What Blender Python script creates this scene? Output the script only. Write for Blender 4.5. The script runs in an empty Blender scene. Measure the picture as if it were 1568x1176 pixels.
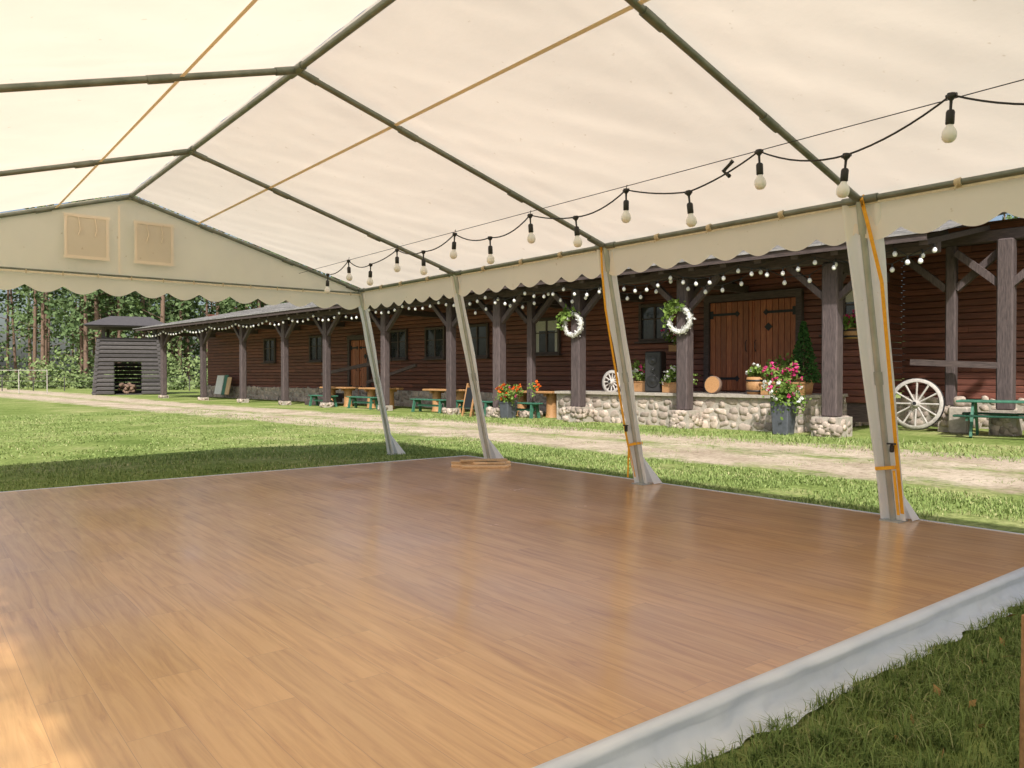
import bpy, math, random
import numpy as np
from mathutils import Vector, Matrix, noise
random.seed(7); rng=np.random.default_rng(7)
scene=bpy.context.scene
R=math.radians
# ---------------------------------------------------------------- materials
def newmat(name):
    m=bpy.data.materials.new(name); m.use_nodes=True
    nt=m.node_tree; nt.nodes.clear()
    out=nt.nodes.new('ShaderNodeOutputMaterial')
    return m,nt,out
def N(nt,t,**kw):
    n=nt.nodes.new(t)
    for k,v in kw.items():
        if k in n.inputs: n.inputs[k].default_value=v
        else: setattr(n,k,v)
    return n
def L(nt,a,b): nt.links.new(a,b)
def ramp(nt,fac,stops):
    r=nt.nodes.new('ShaderNodeValToRGB'); cr=r.color_ramp
    while len(cr.elements)<len(stops): cr.elements.new(0.5)
    for e,(p,c) in zip(cr.elements,stops):
        e.position=p; e.color=(*c,1) if len(c)==3 else c
    L(nt,fac,r.inputs[0]); return r.outputs[0]
def mat(name,c1,c2=None,rough=0.7,scale=6.0,stretch=(1,1,1),bump=0.2,bdist=0.01,metal=0.0,island=0.0,spec=0.5,detail=5):
    m,nt,out=newmat(name)
    c2=c2 or tuple(x*0.7 for x in c1)
    b=N(nt,'ShaderNodeBsdfPrincipled'); b.inputs['Roughness'].default_value=rough; b.inputs['Metallic'].default_value=metal
    b.inputs['Specular IOR Level'].default_value=spec
    tc=N(nt,'ShaderNodeTexCoord'); mp=N(nt,'ShaderNodeMapping'); mp.inputs['Scale'].default_value=stretch
    L(nt,tc.outputs['Object'],mp.inputs[0])
    nz=N(nt,'ShaderNodeTexNoise',Scale=scale,Detail=detail,Roughness=0.6); L(nt,mp.outputs[0],nz.inputs['Vector'])
    col=ramp(nt,nz.outputs[0],[(0.3,c2),(0.7,c1)])
    if island>0:
        g=N(nt,'ShaderNodeNewGeometry'); mr=N(nt,'ShaderNodeMapRange'); mr.inputs['To Min'].default_value=1-island; mr.inputs['To Max'].default_value=1+island
        L(nt,g.outputs['Random Per Island'],mr.inputs[0])
        h=N(nt,'ShaderNodeHueSaturation'); L(nt,col,h.inputs['Color']); L(nt,mr.outputs[0],h.inputs['Value']); col=h.outputs[0]
    L(nt,col,b.inputs['Base Color'])
    if bump>0:
        bp=N(nt,'ShaderNodeBump',Strength=bump,Distance=bdist); L(nt,nz.outputs[0],bp.inputs['Height']); L(nt,bp.outputs[0],b.inputs['Normal'])
    L(nt,b.outputs[0],out.inputs[0]); return m
def leafmat(name,c1,c2,trans=0.35,c3=None):
    m,nt,out=newmat(name)
    g=N(nt,'ShaderNodeNewGeometry'); tc=N(nt,'ShaderNodeTexCoord')
    nz=N(nt,'ShaderNodeTexNoise',Scale=0.35,Detail=2.0); L(nt,tc.outputs['Object'],nz.inputs['Vector'])
    mx=N(nt,'ShaderNodeMath',operation='MULTIPLY_ADD'); L(nt,g.outputs['Random Per Island'],mx.inputs[0]); mx.inputs[1].default_value=0.5
    m2=N(nt,'ShaderNodeMath',operation='MULTIPLY'); L(nt,nz.outputs[0],m2.inputs[0]); m2.inputs[1].default_value=0.55; L(nt,m2.outputs[0],mx.inputs[2])
    st=[(0.1,c1),(0.85,c2)]
    if c3: st=[(0.1,c1),(0.68,c2),(0.82,c3)]
    col=ramp(nt,mx.outputs[0],st)
    d=N(nt,'ShaderNodeBsdfDiffuse'); L(nt,col,d.inputs['Color'])
    if trans<=0: L(nt,d.outputs[0],out.inputs[0]); return m
    t=N(nt,'ShaderNodeBsdfTranslucent'); L(nt,col,t.inputs[0])
    ms=N(nt,'ShaderNodeMixShader'); ms.inputs[0].default_value=trans
    L(nt,d.outputs[0],ms.inputs[1]); L(nt,t.outputs[0],ms.inputs[2]); L(nt,ms.outputs[0],out.inputs[0]); return m

def grass_color(nt,tc):
    n1=N(nt,'ShaderNodeTexNoise',Scale=0.45,Detail=4.0,Roughness=0.7); L(nt,tc,n1.inputs['Vector'])
    n2=N(nt,'ShaderNodeTexNoise',Scale=11.0,Detail=5.0,Roughness=0.75); L(nt,tc,n2.inputs['Vector'])
    a=ramp(nt,n1.outputs[0],[(0.32,(0.14,0.205,0.055)),(0.5,(0.24,0.305,0.10)),(0.68,(0.39,0.40,0.19))])
    b=ramp(nt,n2.outputs[0],[(0.3,(0.42,0.45,0.36)),(0.62,(1.2,1.15,1.1))])
    mm=N(nt,'ShaderNodeMix',data_type='RGBA',blend_type='MULTIPLY'); mm.inputs[0].default_value=1
    L(nt,a,mm.inputs[6]); L(nt,b,mm.inputs[7]); return mm.outputs[2],n2.outputs[0]
def m_ground():
    m,nt,out=newmat('grass_ground'); tc=N(nt,'ShaderNodeTexCoord').outputs['Object']
    c,h=grass_color(nt,tc)
    b=N(nt,'ShaderNodeBsdfDiffuse')
    L(nt,c,b.inputs['Color']); bp=N(nt,'ShaderNodeBump',Strength=0.6,Distance=0.04); L(nt,h,bp.inputs['Height']); L(nt,bp.outputs[0],b.inputs['Normal'])
    L(nt,b.outputs[0],out.inputs[0]); return m
def m_road():
    m,nt,out=newmat('gravel'); tc=N(nt,'ShaderNodeTexCoord').outputs['Object']
    c,h=grass_color(nt,tc)
    uv=N(nt,'ShaderNodeUVMap'); sx=N(nt,'ShaderNodeSeparateXYZ'); L(nt,uv.outputs[0],sx.inputs[0])
    mp=N(nt,'ShaderNodeMapping'); mp.inputs['Scale'].default_value=(1,0.5,1); L(nt,tc,mp.inputs[0])
    n=N(nt,'ShaderNodeTexNoise',Scale=1.7,Detail=8.0,Roughness=0.8); L(nt,mp.outputs[0],n.inputs['Vector'])
    n3=N(nt,'ShaderNodeTexNoise',Scale=9.0,Detail=9.0,Roughness=0.82); L(nt,tc,n3.inputs['Vector'])
    n4=N(nt,'ShaderNodeTexNoise',Scale=0.8,Detail=5.0,Roughness=0.6); L(nt,tc,n4.inputs['Vector'])
    g1=ramp(nt,n4.outputs[0],[(0.35,(0.44,0.36,0.27)),(0.65,(0.64,0.55,0.43))])
    g2=ramp(nt,n3.outputs[0],[(0.34,(0.40,0.36,0.31)),(0.50,(0.95,0.93,0.9)),(0.7,(1.15,1.13,1.1))])
    mm=N(nt,'ShaderNodeMix',data_type='RGBA',blend_type='MULTIPLY'); mm.inputs[0].default_value=1; L(nt,g1,mm.inputs[6]); L(nt,g2,mm.inputs[7])
    prof=ramp(nt,sx.outputs[0],[(0.0,(0,0,0)),(0.14,(0.42,)*3),(0.32,(0.64,)*3),(0.5,(0.43,)*3),(0.68,(0.64,)*3),(0.86,(0.42,)*3),(1.0,(0,0,0))])
    ad=N(nt,'ShaderNodeMath',operation='ADD'); L(nt,prof,ad.inputs[0]); L(nt,n.outputs[0],ad.inputs[1])
    mr=N(nt,'ShaderNodeMapRange'); mr.inputs['From Min'].default_value=0.87; mr.inputs['From Max'].default_value=1.04; L(nt,ad.outputs[0],mr.inputs[0])
    mx=N(nt,'ShaderNodeMix',data_type='RGBA'); L(nt,mr.outputs[0],mx.inputs[0]); L(nt,c,mx.inputs[6]); L(nt,mm.outputs[2],mx.inputs[7])
    b=N(nt,'ShaderNodeBsdfDiffuse')
    L(nt,mx.outputs[2],b.inputs['Color']); bp=N(nt,'ShaderNodeBump',Strength=0.7,Distance=0.04); L(nt,n3.outputs[0],bp.inputs['Height']); L(nt,bp.outputs[0],b.inputs['Normal'])
    L(nt,b.outputs[0],out.inputs[0]); return m
def m_floor():
    m,nt,out=newmat('laminate_planks'); tc=N(nt,'ShaderNodeTexCoord').outputs['Object']
    mp=N(nt,'ShaderNodeMapping'); mp.inputs['Rotation'].default_value=(0,0,R(90)); L(nt,tc,mp.inputs[0])
    br=N(nt,'ShaderNodeTexBrick'); br.offset=0.37; br.offset_frequency=2
    br.inputs['Scale'].default_value=1; br.inputs['Brick Width'].default_value=1.38; br.inputs['Row Height'].default_value=0.193
    br.inputs['Mortar Size'].default_value=0.0009; br.inputs['Mortar Smooth'].default_value=0.1
    br.inputs['Color1'].default_value=(0,0,0,1); br.inputs['Color2'].default_value=(1,1,1,1); br.inputs['Mortar'].default_value=(0.5,0.5,0.5,1)
    L(nt,mp.outputs[0],br.inputs[0])
    vm=N(nt,'ShaderNodeVectorMath',operation='MULTIPLY_ADD'); L(nt,br.outputs['Color'],vm.inputs[0]); vm.inputs[1].default_value=(7,13,3); L(nt,mp.outputs[0],vm.inputs[2])
    m2=N(nt,'ShaderNodeMapping'); m2.inputs['Scale'].default_value=(0.9,14,1); L(nt,vm.outputs[0],m2.inputs[0])
    g=N(nt,'ShaderNodeTexNoise',Scale=1.6,Detail=8.0,Roughness=0.64,Distortion=0.8); L(nt,m2.outputs[0],g.inputs['Vector'])
    c=ramp(nt,g.outputs[0],[(0.27,(0.44,0.205,0.068)),(0.40,(0.60,0.315,0.112)),(0.55,(0.71,0.400,0.152)),(0.75,(0.79,0.475,0.200))])
    cs=ramp(nt,br.outputs['Color'],[(0,(0.90,0.895,0.89)),(1,(1.04,1.04,1.03))])
    mm=N(nt,'ShaderNodeMix',data_type='RGBA',blend_type='MULTIPLY'); mm.inputs[0].default_value=1; L(nt,c,mm.inputs[6]); L(nt,cs,mm.inputs[7])
    mo=N(nt,'ShaderNodeMix',data_type='RGBA'); L(nt,br.outputs['Fac'],mo.inputs[0]); L(nt,mm.outputs[2],mo.inputs[6]); mo.inputs[7].default_value=(0.38,0.20,0.09,1)
    b=N(nt,'ShaderNodeBsdfPrincipled'); L(nt,mo.outputs[2],b.inputs['Base Color']); b.inputs['Specular IOR Level'].default_value=0.5
    b.inputs['Coat Weight'].default_value=0.8; b.inputs['Coat IOR'].default_value=1.55
    rn=N(nt,'ShaderNodeTexNoise',Scale=1.1,Detail=7.0,Roughness=0.68); L(nt,tc,rn.inputs['Vector'])
    mr=N(nt,'ShaderNodeMapRange'); mr.inputs['From Min'].default_value=0.3; mr.inputs['From Max'].default_value=0.7; mr.inputs['To Min'].default_value=0.11; mr.inputs['To Max'].default_value=0.28; L(nt,rn.outputs[0],mr.inputs[0]); L(nt,mr.outputs[0],b.inputs['Coat Roughness'])
    b.inputs['Roughness'].default_value=0.35
    bp=N(nt,'ShaderNodeBump',Strength=0.15,Distance=0.002); bp.invert=True; L(nt,br.outputs['Fac'],bp.inputs['Height'])
    bp2=N(nt,'ShaderNodeBump',Strength=0.08,Distance=0.003); L(nt,g.outputs[0],bp2.inputs['Height']); L(nt,bp.outputs[0],bp2.inputs['Normal']); L(nt,bp2.outputs[0],b.inputs['Normal'])
    L(nt,b.outputs[0],out.inputs[0]); return m
def m_canvas(name='cream_canvas',col=(0.92,0.825,0.69),tr=0.53,bump=0.35):
    m,nt,out=newmat(name); tc=N(nt,'ShaderNodeTexCoord').outputs['Object']
    n=N(nt,'ShaderNodeTexNoise',Scale=0.9,Detail=6.0,Roughness=0.6); L(nt,tc,n.inputs['Vector'])
    n2=N(nt,'ShaderNodeTexNoise',Scale=14.0,Detail=3.0); L(nt,tc,n2.inputs['Vector'])
    c=ramp(nt,n.outputs[0],[(0.3,tuple(x*0.94 for x in col)),(0.6,col)])
    sp=ramp(nt,n2.outputs[0],[(0.24,(0.72,0.66,0.55)),(0.29,(1,1,1))])
    mm=N(nt,'ShaderNodeMix',data_type='RGBA',blend_type='MULTIPLY'); mm.inputs[0].default_value=0.6; L(nt,c,mm.inputs[6]); L(nt,sp,mm.inputs[7])
    d=N(nt,'ShaderNodeBsdfDiffuse'); L(nt,mm.outputs[2],d.inputs['Color'])
    t=N(nt,'ShaderNodeBsdfTranslucent'); L(nt,mm.outputs[2],t.inputs[0])
    bp=N(nt,'ShaderNodeBump',Strength=bump,Distance=0.04); L(nt,n.outputs[0],bp.inputs['Height']); L(nt,bp.outputs[0],d.inputs['Normal']); L(nt,bp.outputs[0],t.inputs['Normal'])
    ms=N(nt,'ShaderNodeMixShader'); ms.inputs[0].default_value=tr
    L(nt,d.outputs[0],ms.inputs[1]); L(nt,t.outputs[0],ms.inputs[2]); L(nt,ms.outputs[0],out.inputs[0]); return m

M=dict(
 canvas=m_canvas(), gable=m_canvas('gable_canvas',(0.99,0.91,0.80),0.45,bump=0.5), canvas2=m_canvas('vent_canvas',(0.86,0.80,0.70),0.45),
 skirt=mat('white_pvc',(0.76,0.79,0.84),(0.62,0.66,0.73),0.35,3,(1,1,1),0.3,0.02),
 white_pvc=m_canvas('post_pvc',(0.98,0.97,0.95),0.42), tapec=m_canvas('webbing_tape',(0.86,0.76,0.58),0.5),
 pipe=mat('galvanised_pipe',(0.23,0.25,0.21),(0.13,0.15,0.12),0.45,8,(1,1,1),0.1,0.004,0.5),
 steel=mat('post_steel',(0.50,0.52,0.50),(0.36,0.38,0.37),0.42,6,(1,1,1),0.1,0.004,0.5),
 strap=mat('orange_strap',(0.90,0.48,0.03),(0.75,0.34,0.02),0.6,40),
 tape=mat('ochre_tape',(0.62,0.52,0.34),(0.5,0.42,0.28),0.7,20),
 rope=mat('seam_rope',(0.78,0.70,0.54),(0.62,0.54,0.40),0.8,30),
 black=mat('black_rubber',(0.018,)*3,(0.012,)*3,0.45,20),
 blackgrille=mat('speaker_grille',(0.03,)*3,(0.015,)*3,0.6,60),
 bulb=mat('frosted_bulb',(0.86,0.86,0.85),(0.82,0.82,0.81),0.12,5,bump=0),
 wall=mat('brown_planks',(0.225,0.078,0.050),(0.100,0.036,0.027),0.6,3,(4,0.6,9),0.3,0.01,island=0.28),
 timber=mat('dark_timber',(0.125,0.094,0.090),(0.05,0.037,0.038),0.75,7,(5,5,0.7),0.6,0.015,island=0.15),
 timberh=mat('dark_beam',(0.11,0.080,0.073),(0.045,0.033,0.032),0.75,7,(5,0.6,5),0.6,0.015,island=0.15),
 door=mat('door_wood',(0.42,0.145,0.06),(0.24,0.075,0.033),0.5,5,(6,6,0.8),0.4,0.008,island=0.22),
 iron=mat('black_iron',(0.02,0.02,0.022),(0.012,)*3,0.5,20),
 glass=mat('window_glass',(0.05,0.055,0.06),(0.02,0.023,0.025),0.05,2,bump=0.0,spec=0.9),
 curtain=mat('curtain',(0.6,0.58,0.52),(0.45,0.44,0.4),0.9,30),
 roof=mat('grey_shingles',(0.30,0.29,0.28),(0.17,0.165,0.16),0.85,6,(1,1,1),0.5,0.02,island=0.25),
 stone=mat('field_stone',(0.52,0.43,0.36),(0.27,0.22,0.18),0.85,7,(1,1,1),0.6,0.02,island=0.38),
 mortar=mat('mortar',(0.47,0.42,0.36),(0.32,0.285,0.24),0.95,12,(1,1,1),0.6,0.02),
 planter=mat('planter_grey',(0.10,0.11,0.13),(0.07,0.075,0.09),0.55,10),
 woodlt=mat('light_wood',(0.50,0.28,0.12),(0.34,0.17,0.07),0.55,8,(1,6,6),0.3,0.006,island=0.15),
 board=mat('pine_board',(0.80,0.56,0.33),(0.66,0.42,0.22),0.6,8,(6,1,6),0.3,0.004,island=0.22),
 green=mat('green_paint',(0.06,0.20,0.13),(0.035,0.12,0.08),0.55,9),
 logs=mat('weathered_logs',(0.10,0.092,0.092),(0.045,0.04,0.04),0.85,5,(1,8,8),0.5,0.02,island=0.3),
 grey=mat('weathered_wheel',(0.55,0.52,0.48),(0.36,0.33,0.30),0.8,12,(1,1,1),0.4,0.01),
 bark=mat('bark',(0.26,0.16,0.11),(0.12,0.085,0.065),0.9,6,(4,4,0.8),0.8,0.03),
 soil=mat('soil',(0.08,0.055,0.035),(0.04,0.03,0.02),0.95,20),
 white=mat('white_paint',(0.8,0.8,0.78),(0.7,0.7,0.68),0.5,10),
 fleaf=leafmat('forest_leaf',(0.045,0.08,0.032),(0.18,0.25,0.11),0),
 sleaf=leafmat('shrub_leaf',(0.08,0.125,0.04),(0.27,0.34,0.15),0),
 bleaf=leafmat('bush_leaf',(0.08,0.15,0.025),(0.27,0.38,0.10),0.2),
 conif=leafmat('conifer_leaf',(0.02,0.06,0.02),(0.07,0.15,0.04),0),
 dead=leafmat('fallen_leaf',(0.25,0.13,0.05),(0.45,0.30,0.12),0),
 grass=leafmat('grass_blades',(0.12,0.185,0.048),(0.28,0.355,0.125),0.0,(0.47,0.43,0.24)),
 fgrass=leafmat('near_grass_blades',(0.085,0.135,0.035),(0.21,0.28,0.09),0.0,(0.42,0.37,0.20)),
 pink=leafmat('pink_petals',(0.55,0.03,0.16),(0.85,0.12,0.35),0.3),
 red=leafmat('orange_red_petals',(0.75,0.05,0.02),(0.9,0.28,0.05),0.3),
 whitep=leafmat('white_petals',(0.7,0.7,0.66),(0.9,0.9,0.88),0.3),
 ground=m_ground(), road=m_road(), floor=m_floor(),
 pinkwall=mat('plaster',(0.55,0.42,0.38),(0.45,0.34,0.3),0.9,6),
)
# ---------------------------------------------------------------- builders
def empty(name,loc=(0,0,0),rz=0):
    e=bpy.data.objects.new(name,None); e.location=loc; e.rotation_euler=(0,0,rz); e.empty_display_size=0.3
    scene.collection.objects.link(e); return e
class MB:
    def __init__(s,M0=None): s.v=[];s.f=[];s.mi=[];s.sm=[];s.M=M0 or Matrix.Identity(4)
    def add(s,vs,fs,mi=0,sm=False):
        o=len(s.v); s.v+= [tuple(s.M@Vector(v)) for v in vs]
        s.f+=[tuple(i+o for i in f) for f in fs]; s.mi+=[mi]*len(fs); s.sm+=[sm]*len(fs)
    def box(s,c,d,mi=0,rot=None,taper=1.0,bev=0.0):
        x,y,z=d[0]/2,d[1]/2,d[2]/2; q=Matrix.Identity(3) if rot is None else rot
        if bev<=0:
            vs=[(sx*x*(taper if sz>0 else 1),sy*y*(taper if sz>0 else 1),sz*z) for sz in(-1,1) for sy in(-1,1) for sx in(-1,1)]
            fs=[(0,2,3,1),(4,5,7,6),(0,1,5,4),(2,6,7,3),(0,4,6,2),(1,3,7,5)]
            s.add([Vector(c)+q@Vector(v) for v in vs],fs,mi)
        else:
            b=bev; ring=lambda X,Y,Z:[(-X+b,-Y,Z),(X-b,-Y,Z),(X,-Y+b,Z),(X,Y-b,Z),(X-b,Y,Z),(-X+b,Y,Z),(-X,Y-b,Z),(-X,-Y+b,Z)]
            rs=[[(px*(1-b/x)*1,py*(1-b/y),pz) for px,py,pz in ring(x,y,-z)],ring(x,y,-z+b),[(px*taper,py*taper,pz) for px,py,pz in ring(x,y,z-b)],[(px*(1-b/x)*taper,py*(1-b/y)*taper,pz) for px,py,pz in ring(x,y,z)]]
            vs=[v for r in rs for v in r]; fs=[tuple(range(7,-1,-1)),tuple(range(24,32))]
            for k in range(3):
                for i in range(8): fs.append((k*8+i,k*8+(i+1)%8,(k+1)*8+(i+1)%8,(k+1)*8+i))
            s.add([Vector(c)+q@Vector(v) for v in vs],fs,mi)
    def beam(s,p0,p1,wd,ht,mi=0,up=(0,0,1),bev=0.0):
        p0=Vector(p0);p1=Vector(p1); d=(p1-p0); l=d.length; zx=d.normalized(); u=Vector(up)
        if abs(zx.dot(u))>0.98: u=Vector((1,0,0))
        sx=u.cross(zx).normalized(); sy=zx.cross(sx)
        q=Matrix((sx,sy,zx)).transposed()
        s.box((p0+p1)/2,(wd,ht,l),mi,q,bev=bev)
    def tube(s,pts,r,mi=0,n=8,caps=True):
        pts=[Vector(p) for p in pts]; rr=r if hasattr(r,'__len__') else [r]*len(pts)
        vs=[];fs=[]; ref=None
        for i,p in enumerate(pts):
            d=(pts[min(i+1,len(pts)-1)]-pts[max(i-1,0)]).normalized()
            if ref is None or abs(d.dot(ref))>0.95: ref=Vector((0,0,1)) if abs(d.z)<0.9 else Vector((1,0,0))
            a=ref.cross(d).normalized(); b=d.cross(a)
            for k in range(n):
                t=2*math.pi*k/n; vs.append(p+(a*math.cos(t)+b*math.sin(t))*rr[i])
        for i in range(len(pts)-1):
            for k in range(n): fs.append((i*n+k,i*n+(k+1)%n,(i+1)*n+(k+1)%n,(i+1)*n+k))
        s.add(vs,fs,mi,True)
        if caps: s.add([vs[k] for k in range(n)],[tuple(range(n-1,-1,-1))],mi); s.add([vs[-n+k] for k in range(n)],[tuple(range(n))],mi)
    def lathe(s,c,prof,mi=0,n=16,q=None):
        q=q or Matrix.Identity(3); vs=[];fs=[]
        for r,z in prof:
            for k in range(n): t=2*math.pi*k/n; vs.append(Vector(c)+q@Vector((r*math.cos(t),r*math.sin(t),z)))
        for i in range(len(prof)-1):
            for k in range(n): fs.append((i*n+k,i*n+(k+1)%n,(i+1)*n+(k+1)%n,(i+1)*n+k))
        s.add(vs,fs,mi,True)
    def rock(s,c,d,mi=0,q=None,n=8,m=6,jit=0.12,seed=None):
        q=q or Matrix.Identity(3); vs=[];fs=[]
        so=Vector((random.random()*50,random.random()*50,0))
        for i in range(m+1):
            ph=math.pi*i/m
            for k in range(n):
                t=2*math.pi*k/n; u=Vector((math.sin(ph)*math.cos(t),math.sin(ph)*math.sin(t),math.cos(ph)))
                f=1+jit*noise.noise(u*1.3+so)*2.2
                u2=Vector([math.copysign(abs(x)**0.6,x) for x in u])*f
                vs.append(Vector(c)+q@Vector((u2.x*d[0]/2,u2.y*d[1]/2,u2.z*d[2]/2)))
        for i in range(m):
            for k in range(n): fs.append((i*n+k,i*n+(k+1)%n,(i+1)*n+(k+1)%n,(i+1)*n+k))
        s.add(vs,fs,mi,True)
    def grid(s,fn,nu,nv,mi=0,sm=True):
        vs=[fn(i/nu,j/nv) for j in range(nv+1) for i in range(nu+1)]
        fs=[(j*(nu+1)+i,j*(nu+1)+i+1,(j+1)*(nu+1)+i+1,(j+1)*(nu+1)+i) for j in range(nv) for i in range(nu)]
        s.add(vs,fs,mi,sm)
    def leaves(s,P,size,mi=0,flat=0.0,aspect=0.6):
        for p in P:
            a=Vector(rng.normal(size=3)).normalized(); b=a.orthogonal().normalized()
            b=(Matrix.Rotation(rng.random()*6.28,3,a)@b); sz=size*(0.6+0.8*rng.random()); c=Vector(p)
            u=b*sz*0.5; w=a.cross(b)*sz*0.5*aspect
            s.add([c-u,c+w,c+u,c-w],[(0,1,2,3)],mi)
    def build(s,name,mats,parent=None):
        me=bpy.data.meshes.new(name); me.from_pydata(s.v,[],s.f)
        for m in mats: me.materials.append(M[m])
        me.polygons.foreach_set('material_index',s.mi); me.polygons.foreach_set('use_smooth',s.sm); me.update()
        o=bpy.data.objects.new(name,me); scene.collection.objects.link(o)
        if parent: o.parent=parent
        return o
def fast_mesh(name,V,F,mats,mi=None,parent=None):
    V=np.asarray(V,dtype=np.float32); F=np.asarray(F,dtype=np.int32); k=F.shape[1]
    me=bpy.data.meshes.new(name); me.vertices.add(len(V)); me.vertices.foreach_set('co',V.ravel())
    me.loops.add(F.size); me.loops.foreach_set('vertex_index',F.ravel())
    me.polygons.add(len(F)); me.polygons.foreach_set('loop_start',np.arange(len(F),dtype=np.int32)*k); me.polygons.foreach_set('loop_total',np.full(len(F),k,dtype=np.int32))
    for m in mats: me.materials.append(M[m])
    if mi is not None: me.polygons.foreach_set('material_index',np.asarray(mi,dtype=np.int32))
    me.update(calc_edges=True); me.validate()
    o=bpy.data.objects.new(name,me); scene.collection.objects.link(o)
    if parent: o.parent=parent
    return o
def quadcloud(P,size,aspect=0.7):
    n=len(P); a=rng.normal(size=(n,3)); a/=np.linalg.norm(a,axis=1)[:,None]
    b=np.cross(a,rng.normal(size=(n,3))); b/=np.linalg.norm(b,axis=1)[:,None]; c=np.cross(a,b)
    sz=(np.asarray(size)*(0.6+0.8*rng.random(n)))[:,None]*0.5
    V=np.stack([P-b*sz,P+c*sz*aspect,P+b*sz,P-c*sz*aspect],1).reshape(-1,3)
    return V,np.arange(4*n).reshape(n,4)
def blades(name,P,h,w,seg=2,mt='grass'):
    n=len(P); ang=rng.random(n)*6.283; lean=0.2+rng.random(n)*1.1; H=h*(0.4+0.9*rng.random(n)**1.5); W=w*(0.6+0.7*rng.random(n))
    d=np.stack([np.cos(ang),np.sin(ang),np.zeros(n)],1); s_=np.stack([-d[:,1],d[:,0],d[:,2]],1)
    up=np.array([0,0,1.0]); Wc=W[:,None];Hc=H[:,None];lc=lean[:,None]
    b0=P-s_*Wc/2;b1=P+s_*Wc/2; t=P+up*Hc*(1-0.35*lc)+d*Hc*lc
    if seg==1:
        V=np.stack([b0,b1,t],1).reshape(-1,3); F=np.arange(3*n).reshape(n,3); return fast_mesh(name,V,F,[mt])
    m=P+up*Hc*0.55+d*Hc*lc*0.3; m0=m-s_*Wc*0.4;m1=m+s_*Wc*0.4
    V=np.stack([b0,b1,m1,m0,t],1).reshape(-1,3); base=(np.arange(n)*5)[:,None]
    F=np.concatenate([base+np.array([0,1,2]),base+np.array([0,2,3]),base+np.array([3,2,4])],1).reshape(-1,3)
    return fast_mesh(name,V,F,[mt])
# ---------------------------------------------------------------- camera / light
CZ=1.32
cam=bpy.data.cameras.new('camera'); co=bpy.data.objects.new('camera',cam); scene.collection.objects.link(co)
cam.sensor_width=36; cam.lens=36*1190/1568; cam.clip_end=2000; cam.clip_start=0.05
co.location=(0,0,CZ); co.rotation_euler=(R(90-0.67),0,R(-38.4)); scene.camera=co
EL=46; SX_,SY_=-0.64,-0.768; az=math.atan2(SX_,SY_)
w=bpy.data.worlds.new('World'); scene.world=w; w.use_nodes=True; nt=w.node_tree
sky=nt.nodes.new('ShaderNodeTexSky'); sky.sky_type='NISHITA'; sky.sun_disc=False; sky.sun_elevation=R(EL); sky.sun_rotation=az; sky.dust_density=4.0; sky.air_density=1.0
bg=nt.nodes['Background']; bg.inputs[1].default_value=0.15; nt.links.new(sky.outputs[0],bg.inputs[0])
sl=bpy.data.lights.new('sun','SUN'); sl.energy=5.0; sl.angle=R(1.5); sl.color=(1,0.96,0.905)
so=bpy.data.objects.new('sun',sl); scene.collection.objects.link(so)
sd=Vector((math.sin(az)*math.cos(R(EL)),math.cos(az)*math.cos(R(EL)),math.sin(R(EL))))
so.rotation_euler=(-sd).to_track_quat('-Z','Y').to_euler(); so.location=sd*40
scene.view_settings.view_transform='Standard'; scene.view_settings.look='None'; scene.view_settings.exposure=0
# ---------------------------------------------------------------- ground & road
g=MB(); g.grid(lambda u,v:(-300+700*u,-200+800*v,0),8,8,0); g.build('ground',['ground'])
me=bpy.data.meshes.new('gravel_road'); vs=[];fs=[];uvs=[]
K=60
for j in range(K+1):
    y=-25+j*2.0; cx=11.35-0.085*(y-8)+0.25*math.sin(y*0.13); hw=3.1
    if y>40: hw=3.1+ (y-40)*0.06
    for i in range(5): vs.append((cx-hw+2*hw*i/4,y,0.005)); uvs.append((i/4,y))
for j in range(K):
    for i in range(4): fs.append((j*5+i,j*5+i+1,(j+1)*5+i+1,(j+1)*5+i))
me.from_pydata(vs,[],fs); ul=me.uv_layers.new(name='UVMap')
for l in me.loops: ul.data[l.index].uv=uvs[l.vertex_index]
me.materials.append(M['road']); o=bpy.data.objects.new('gravel_road',me); scene.collection.objects.link(o)
def reg(n,x0,x1,y0,y1,holes=()):
    P=np.stack([x0+(x1-x0)*rng.random(n),y0+(y1-y0)*rng.random(n),np.zeros(n)],1)
    for (a,b,c,d) in holes: P=P[~((P[:,0]>a)&(P[:,0]<b)&(P[:,1]>c)&(P[:,1]<d))]
    return P
FX0,FX1,FY0,FY1=-1.3,6.62,1.78,9.45
P=reg(105000,1.2,7.6,-0.1,1.66)
keep=np.array([noise.noise(Vector((p[0]*1.6,p[1]*1.6,3)))+0.5*noise.noise(Vector((p[0]*5,p[1]*5,8)))>-0.28+0.25*random.random()-0.12 for p in P])
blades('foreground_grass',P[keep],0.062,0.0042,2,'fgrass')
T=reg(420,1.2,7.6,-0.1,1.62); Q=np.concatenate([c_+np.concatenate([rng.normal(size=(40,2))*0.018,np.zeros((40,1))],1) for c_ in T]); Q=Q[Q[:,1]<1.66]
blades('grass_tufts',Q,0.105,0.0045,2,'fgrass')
lf=MB(); 
for p_ in reg(90,1.5,7,0,1.6): lf.leaves([(p_[0],p_[1],0.035)],0.05,0)
lf.build('fallen_leaves',['dead'])
def patchy(P,s,th):
    k=np.array([noise.noise(Vector((p[0]*s,p[1]*s,5)))+0.5*noise.noise(Vector((p[0]*s*3,p[1]*s*3,8)))>th+random.uniform(-.15,.15) for p in P]); return P[k]
P=np.concatenate([reg(44000,6.66,9.3,1.0,13.5),reg(38000,-3,9,9.5,13.5,[(FX0,FX1,FY0,FY1)])])
blades('lawn_grass',patchy(P,0.9,-0.3),0.05,0.010)
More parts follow.
